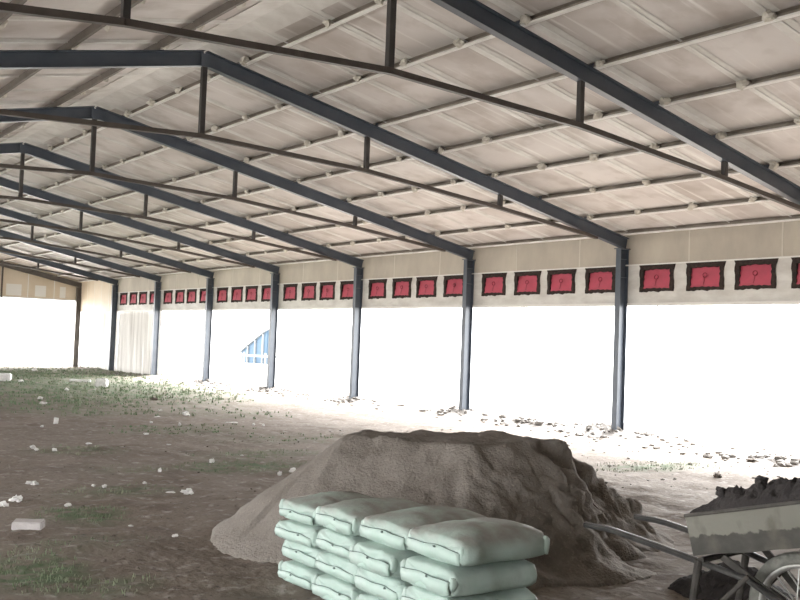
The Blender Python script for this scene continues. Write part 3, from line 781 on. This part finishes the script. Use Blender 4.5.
# ------------------------------------------------------------------ mounds and rubble along the open wall
def mound(x, y, rx, ry, h, seed, label):
    bm = bmesh.new(); n = 30; r = random.Random(seed); G = {}
    for i in range(n + 1):
        for j in range(n + 1):
            u, v = -1 + 2 * i / n, -1 + 2 * j / n; q = math.hypot(u, v)
            px, py = x + u * rx, y + v * ry
            k = max(0, 1 - q) ** 1.1
            z = gz(px, py) + h * k * (1 + .5 * noise.noise((px * 4, py * 4, seed))) + .05 * k * noise.noise((px * 11, py * 11, seed)) - .03
            G[i, j] = bm.verts.new((px, py, z))
    for i in range(n):
        for j in range(n): bm.faces.new((G[i, j], G[i+1, j], G[i+1, j+1], G[i, j+1]))
    for k in range(46):
        a, q = r.random() * 2 * PI, r.random() ** .7 * .9
        px, py = x + math.cos(a) * q * rx, y + math.sin(a) * q * ry; s = r.uniform(.02, .065)
        lump(bm, (px, py, gz(px, py) + h * (1 - q) ** 1.1 * .9 + s * .2 - .02), s, seed + k, 1, .5, (1, 1.2, .7))
    return tag(obj('rubble_mound', bm, M['mound']), label, 'rubble mound', 'rubble mounds along the open wall')
mound(WX + .02, Y1 + .35, .75, 1.15, .20, 1, 'loose pale rubble mound round the foot of the first column from the right')
mound(WX + .02, Y1 + BAY + .2, .65, 1.1, .15, 2, 'low rubble mound round the foot of the second column from the right')
mound(WX + .02, Y1 + BAY*2 + .1, .6, .9, .16, 3, 'small earth mound round the foot of the third column from the right')
mound(WX + .02, Y1 + BAY*3 + .1, .6, .9, .13, 4, 'small earth mound round the foot of the fourth column from the right')
mound(WX + .02, Y1 + BAY*4, .6, .8, .10, 5, 'small earth mound round the foot of the fifth column from the right')
mound(WX - .25, Y1 + 1.95, .55, 1.5, .13, 6, 'long low rubble bank between the first and second columns from the right')
mound(WX - .75, 8.35, .55, 1.35, .09, 7, 'low rubble bank on the bright ground at the right edge of the photo')
bm = bmesh.new(); r = random.Random(21)
for k in range(480):
    y = r.uniform(7.0, 36); x = WX + r.gauss(.0, .55) - (.3 if y < 12 else 0)
    s = r.uniform(.012, .05) * (1.2 if r.random() < .1 else 1)
    lump(bm, (x, y, gz(x, y) + s * .2), s, k, 1, .5, (1, 1.3, .65), rot=r.random() * 6)
for k in range(200):
    x, y = r.uniform(8.5, 13.2), r.uniform(7, 14); s = r.uniform(.008, .026)
    lump(bm, (x, y, gz(x, y) + s * .2), s, k, 1, .5, (1, 1.3, .65), rot=r.random() * 6)
tag(obj('rubble', bm, M['rubble']), 'scattered pale rubble and clods along the foot of the open right wall', 'rubble', kind='stuff')
bm = bmesh.new()
for k in range(420):
    y = 4.2 + 9 * r.random() ** 1.4; x = .5 + r.random() * (y * .9 + 1.5); s = r.uniform(.004, .015)
    if 2.9 < x < 7.2 and 3.6 < y < 7.6: continue
    lump(bm, (x, y, gz(x, y) + s * .25), s, k, 1, .5, (1, 1.2, .7), rot=r.random() * 6)
tag(obj('dirt_crumbs', bm, M['darklump']), 'small dark crumbs of earth strewn over the dirt floor', 'earth crumbs', kind='stuff')

# ------------------------------------------------------------------ debris, piece by piece: x, y, width, height, shape, label
DEB = [
 (7.72, 30.21, .42, .22, 'slab', 'large white slab lying on grass at the left edge of the photo'),
 (8.09, 29.72, .13, .10, 'chip', 'white lump on grass just right of the large white slab'),
 (10.5, 36.96, .20, .13, 'chip', 'small white lump near the end wall opening'),
 (9.90, 30.01, .62, .08, 'strip', 'long white strip of board lying on the far grass'),
 (9.46, 26.83, .30, .24, 'block', 'square white block standing on the far grass below the long strip'),
 (7.92, 24.97, .11, .08, 'chip', 'white chip on grass between the square white block and a flat white scrap'),
 (6.43, 22.06, .10, .07, 'chip', 'little white chip just above a flat white scrap on the left grass'),
 (6.06, 20.58, .17, .08, 'scrap', 'flat white scrap at the lower edge of the left grass'),
 (4.98, 16.17, .09, .15, 'block', 'small pale upright block standing on bare earth at left'),
 (4.63, 15.71, .06, .05, 'chip', 'tiny white chip left of the small upright block'),
 (3.72, 12.95, .09, .06, 'chip', 'uppermost white chip in a cluster of three on the left earth'),
 (3.64, 12.52, .06, .05, 'chip', 'lower left white chip in a cluster of three on the left earth'),
 (3.84, 12.46, .07, .06, 'chip', 'lower right white chip in a cluster of three on the left earth'),
 (4.52, 13.22, .10, .04, 'scrap', 'flat pale scrap right of the cluster of three white chips'),
 (7.72, 18.54, .11, .06, 'scrap', 'upper of two flat white scraps close together, beyond the middle of the floor'),
 (7.04, 17.00, .14, .06, 'scrap', 'lower of two flat white scraps close together, beyond the middle of the floor'),
 (6.54, 16.06, .06, .05, 'chip', 'tiny white chip below left of the two flat scraps'),
 (7.64, 17.12, .15, .10, 'chip', 'bright white rounded lump right of the two flat scraps'),
 (6.86, 15.62, .06, .08, 'chip', 'small white chip below left of the bright rounded lump'),
 (7.81, 15.63, .25, .07, 'scrap', 'wide flat white scrap on the far floor'),
 (8.02, 15.20, .06, .05, 'chip', 'left of two tiny chips right of the wide flat scrap'),
 (8.18, 15.16, .06, .05, 'chip', 'right of two tiny chips right of the wide flat scrap'),
 (5.70, 14.18, .10, .06, 'scrap', 'pale flat scrap on bare earth left of centre'),
 (5.48, 12.82, .08, .05, 'scrap', 'small flat scrap below right of the pale flat scrap'),
 (5.24, 10.95, .08, .07, 'chip', 'white chip beside the grass patch left of the sand heap'),
 (5.49, 9.75, .06, .07, 'chip', 'small white chip just left of the white stone by the sand heap'),
 (5.76, 9.92, .10, .08, 'chip', 'white stone on the ground behind the left slope of the sand heap'),
 (4.30, 10.26, .04, .07, 'chip', 'thin upright white sliver on the dirt left of the grass patch'),
 (3.88, 9.62, .05, .04, 'chip', 'tiny white chip below the thin upright sliver'),
 (3.83, 8.86, .12, .03, 'scrap', 'flat pale scrap lying next to a crumpled white piece'),
 (3.94, 8.71, .11, .06, 'crumple', 'crumpled elongated white piece on the dirt left of the sand heap'),
 (5.91, 11.48, .06, .04, 'scrap', 'small pale scrap above the grass patch near the sand heap'),
 (8.72, 21.32, .18, .07, 'clod', 'dark clod on the far floor above the flat white scraps'),
 (2.19, 7.64, .215, .062, 'brick', 'grey white broken block lying in the left foreground'),
 (2.85, 9.88, .12, .05, 'crumple', 'crumpled white scrap above the broken block at left'),
 (2.29, 8.75, .09, .06, 'crumple', 'white crumpled piece at the left edge behind the broken block'),
 (2.44, 8.91, .10, .07, 'crumple', 'folded white piece just right of the one at the left edge'),
 (2.77, 8.54, .06, .04, 'chip', 'small white chip right of the folded white piece'),
 (3.29, 9.43, .04, .035, 'chip', 'left one of a close pair of tiny white chips'),
 (3.36, 9.32, .05, .045, 'chip', 'right one of a close pair of tiny white chips'),
 (3.09, 7.02, .05, .04, 'chip', 'tiny white chip on the foreground dirt left of the sand heap foot'),
 (2.97, 7.60, .05, .03, 'scrap', 'tiny flat scrap on the dirt right of the broken block'),
 (10.4, 7.60, .12, .08, 'clod', 'dark stone on the bright floor above the wheelbarrow soil'),
 (12.39, 8.47, .26, .07, 'clod', 'flat dark slab on the bright ground at the right edge'),
 (5.30, 4.46, .04, .03, 'chip', 'tiny white chip on the ground left of the wheelbarrow legs')]
for k, (x, y, w, h, shp, lab) in enumerate(DEB):
    if shp != 'brick' and y < 20: w *= .78; h *= .78
    bm = bmesh.new(); r = random.Random(k); z = gz(x, y)
    rot = r.uniform(-.5, .5) - .62
    if shp in ('slab', 'strip', 'block', 'brick'):
        D_ = {'slab': .30, 'strip': .14, 'block': w * .8, 'brick': .12}[shp]
        M_ = Matrix.Translation((x, y, z + h / 2 - .008)) @ Matrix.Rotation(-.62 + (r.uniform(-.1, .25)), 4, 'Z') @ Matrix.Rotation(r.uniform(-.08, .08), 4, 'X')
        box(bm, (-w/2, -D_/2, -h/2), (w/2, D_/2, h/2), 0, M_)
        bmesh.ops.bevel(bm, geom=bm.edges[:], offset=min(w, h, D_) * .12, segments=2, affect='EDGES')
        bmesh.ops.subdivide_edges(bm, edges=bm.edges[:], cuts=2)
        for v in bm.verts: v.co += Vector((noise.noise(v.co * 9 + Vector((k, 0, 0))), noise.noise(v.co * 9 + Vector((0, k, 0))), noise.noise(v.co * 9 + Vector((0, 0, k))))) * min(w, h) * .13
    elif shp == 'scrap':
        lump(bm, (x, y, z + h * .15), w / 2, k * 3.3, 3, .35, (1, .7, h / w * .8), rot=rot)
    elif shp == 'crumple':
        lump(bm, (x, y, z + h * .35), w / 2, k * 3.3, 3, .75, (1.1, .55, h / w), rot=rot)
    else:
        lump(bm, (x, y, z + h * .35), w / 2, k * 3.3, 3, .4, (1, .85, h / w), rot=rot)
    nm = {'slab': 'white_slab', 'strip': 'board_strip', 'block': 'white_block', 'brick': 'broken_block', 'scrap': 'white_scrap', 'crumple': 'crumpled_scrap', 'chip': 'white_chip', 'clod': 'earth_clod'}[shp]
    tag(obj(nm, bm, {'brick': M['brick'], 'clod': M['darklump']}.get(shp, M['chip'])), lab, 'debris', 'debris on the floor')

# ------------------------------------------------------------------ outside: blue shed and a rail, far beyond the opening
sh = thing('shed', 'blue sheeted shed with a steep slope seen outside between two columns', 'shed', (30, 55, -.13))
b = bmesh.new(); prof = [(0, 4.4), (0, 0), (0, -1.6), (2.9, -1.6), (2.9, 0)]
def quad(bb, P4, th=.06):
    P4 = [Vector(p) for p in P4]; nn = (P4[1] - P4[0]).cross(P4[2] - P4[0]).normalized() * th
    a_ = [bb.verts.new(p) for p in P4]; c_ = [bb.verts.new(p + nn) for p in P4]
    bb.faces.new(a_); bb.faces.new(c_[::-1])
    for k in range(len(P4)): bb.faces.new((a_[k], c_[k], c_[(k+1) % len(P4)], a_[(k+1) % len(P4)]))
quad(b, [(0, 3.9, 0), (0, .5, 0), (0, .5, 2.18), (0, 3.9, .75)])
quad(b, [(.35, 3.9, 0), (.35, .5, 0), (.35, .5, 2.18), (.35, 3.9, .75)])
quad(b, [(0, .5, 0), (.35, .5, 0), (.35, .5, 2.18), (0, .5, 2.18)])
obj('wall', b, M['blue'], sh)
b = bmesh.new(); quad(b, [(-.2, 4.1, .67), (.5, 4.1, .67), (.5, .4, 2.22), (-.2, .4, 2.22)]); obj('roof', b, M['greypost'], sh)
for yy in (2.9, 1.9, .9):
    b = bmesh.new(); bar(b, (-.12, yy, 0), (-.12, yy, 2.30 - yy * .42), .10, .10); obj('post', b, M['greypost'], sh)
t = thing('rail_fence', 'low dark rail on posts outside in front of the blue shed', 'fence', (26.5, 50.4, -.13))
b = bmesh.new(); bar(b, (0, -4.2, .62), (0, 2.4, .62), .08, .12); obj('rail', b, M['greypost'], t)
for yy in (-3.8, -1.2, 1.4):
    b = bmesh.new(); bar(b, (0, yy, 0), (0, yy, .8), .09, .09); obj('post', b, M['greypost'], t)

# ------------------------------------------------------------------ world, camera
w = bpy.data.worlds.new('overcast_sky'); bpy.context.scene.world = w; w.use_nodes = True
bg = w.node_tree.nodes['Background']; bg.inputs['Color'].default_value = (1.0, 1.0, 1.0, 1); bg.inputs['Strength'].default_value = 1.0
sun = bpy.data.lights.new('hazy_sun', 'SUN'); sun.energy = 3.2; sun.angle = math.radians(55)
so_ = bpy.data.objects.new('hazy_sun', sun); C.objects.link(so_)
so_.rotation_euler = Vector((-.80, -.25, -.62)).to_track_quat('-Z', 'Y').to_euler()
cam = bpy.data.cameras.new('camera'); co = bpy.data.objects.new('camera', cam); C.objects.link(co)
cam.sensor_width = 36; cam.lens = 993.46 * 36 / 800; cam.clip_end = 600; cam.clip_start = .05
R_ = Vector((.80866953, -.58704907, .03777535)); U_ = Vector((-.05616884, -.01313277, .99833491)); F_ = Vector((.58557549, .80944482, .04359393))
co.matrix_world = Matrix(((R_.x, U_.x, -F_.x, 0), (R_.y, U_.y, -F_.y, 0), (R_.z, U_.z, -F_.z, EYE), (0, 0, 0, 1)))
sc = bpy.context.scene; sc.camera = co
vs_ = sc.view_settings; vs_.view_transform = 'Standard'; vs_.look = 'None'; vs_.gamma = 1; vs_.use_curve_mapping = False
vs_.exposure = 3.42
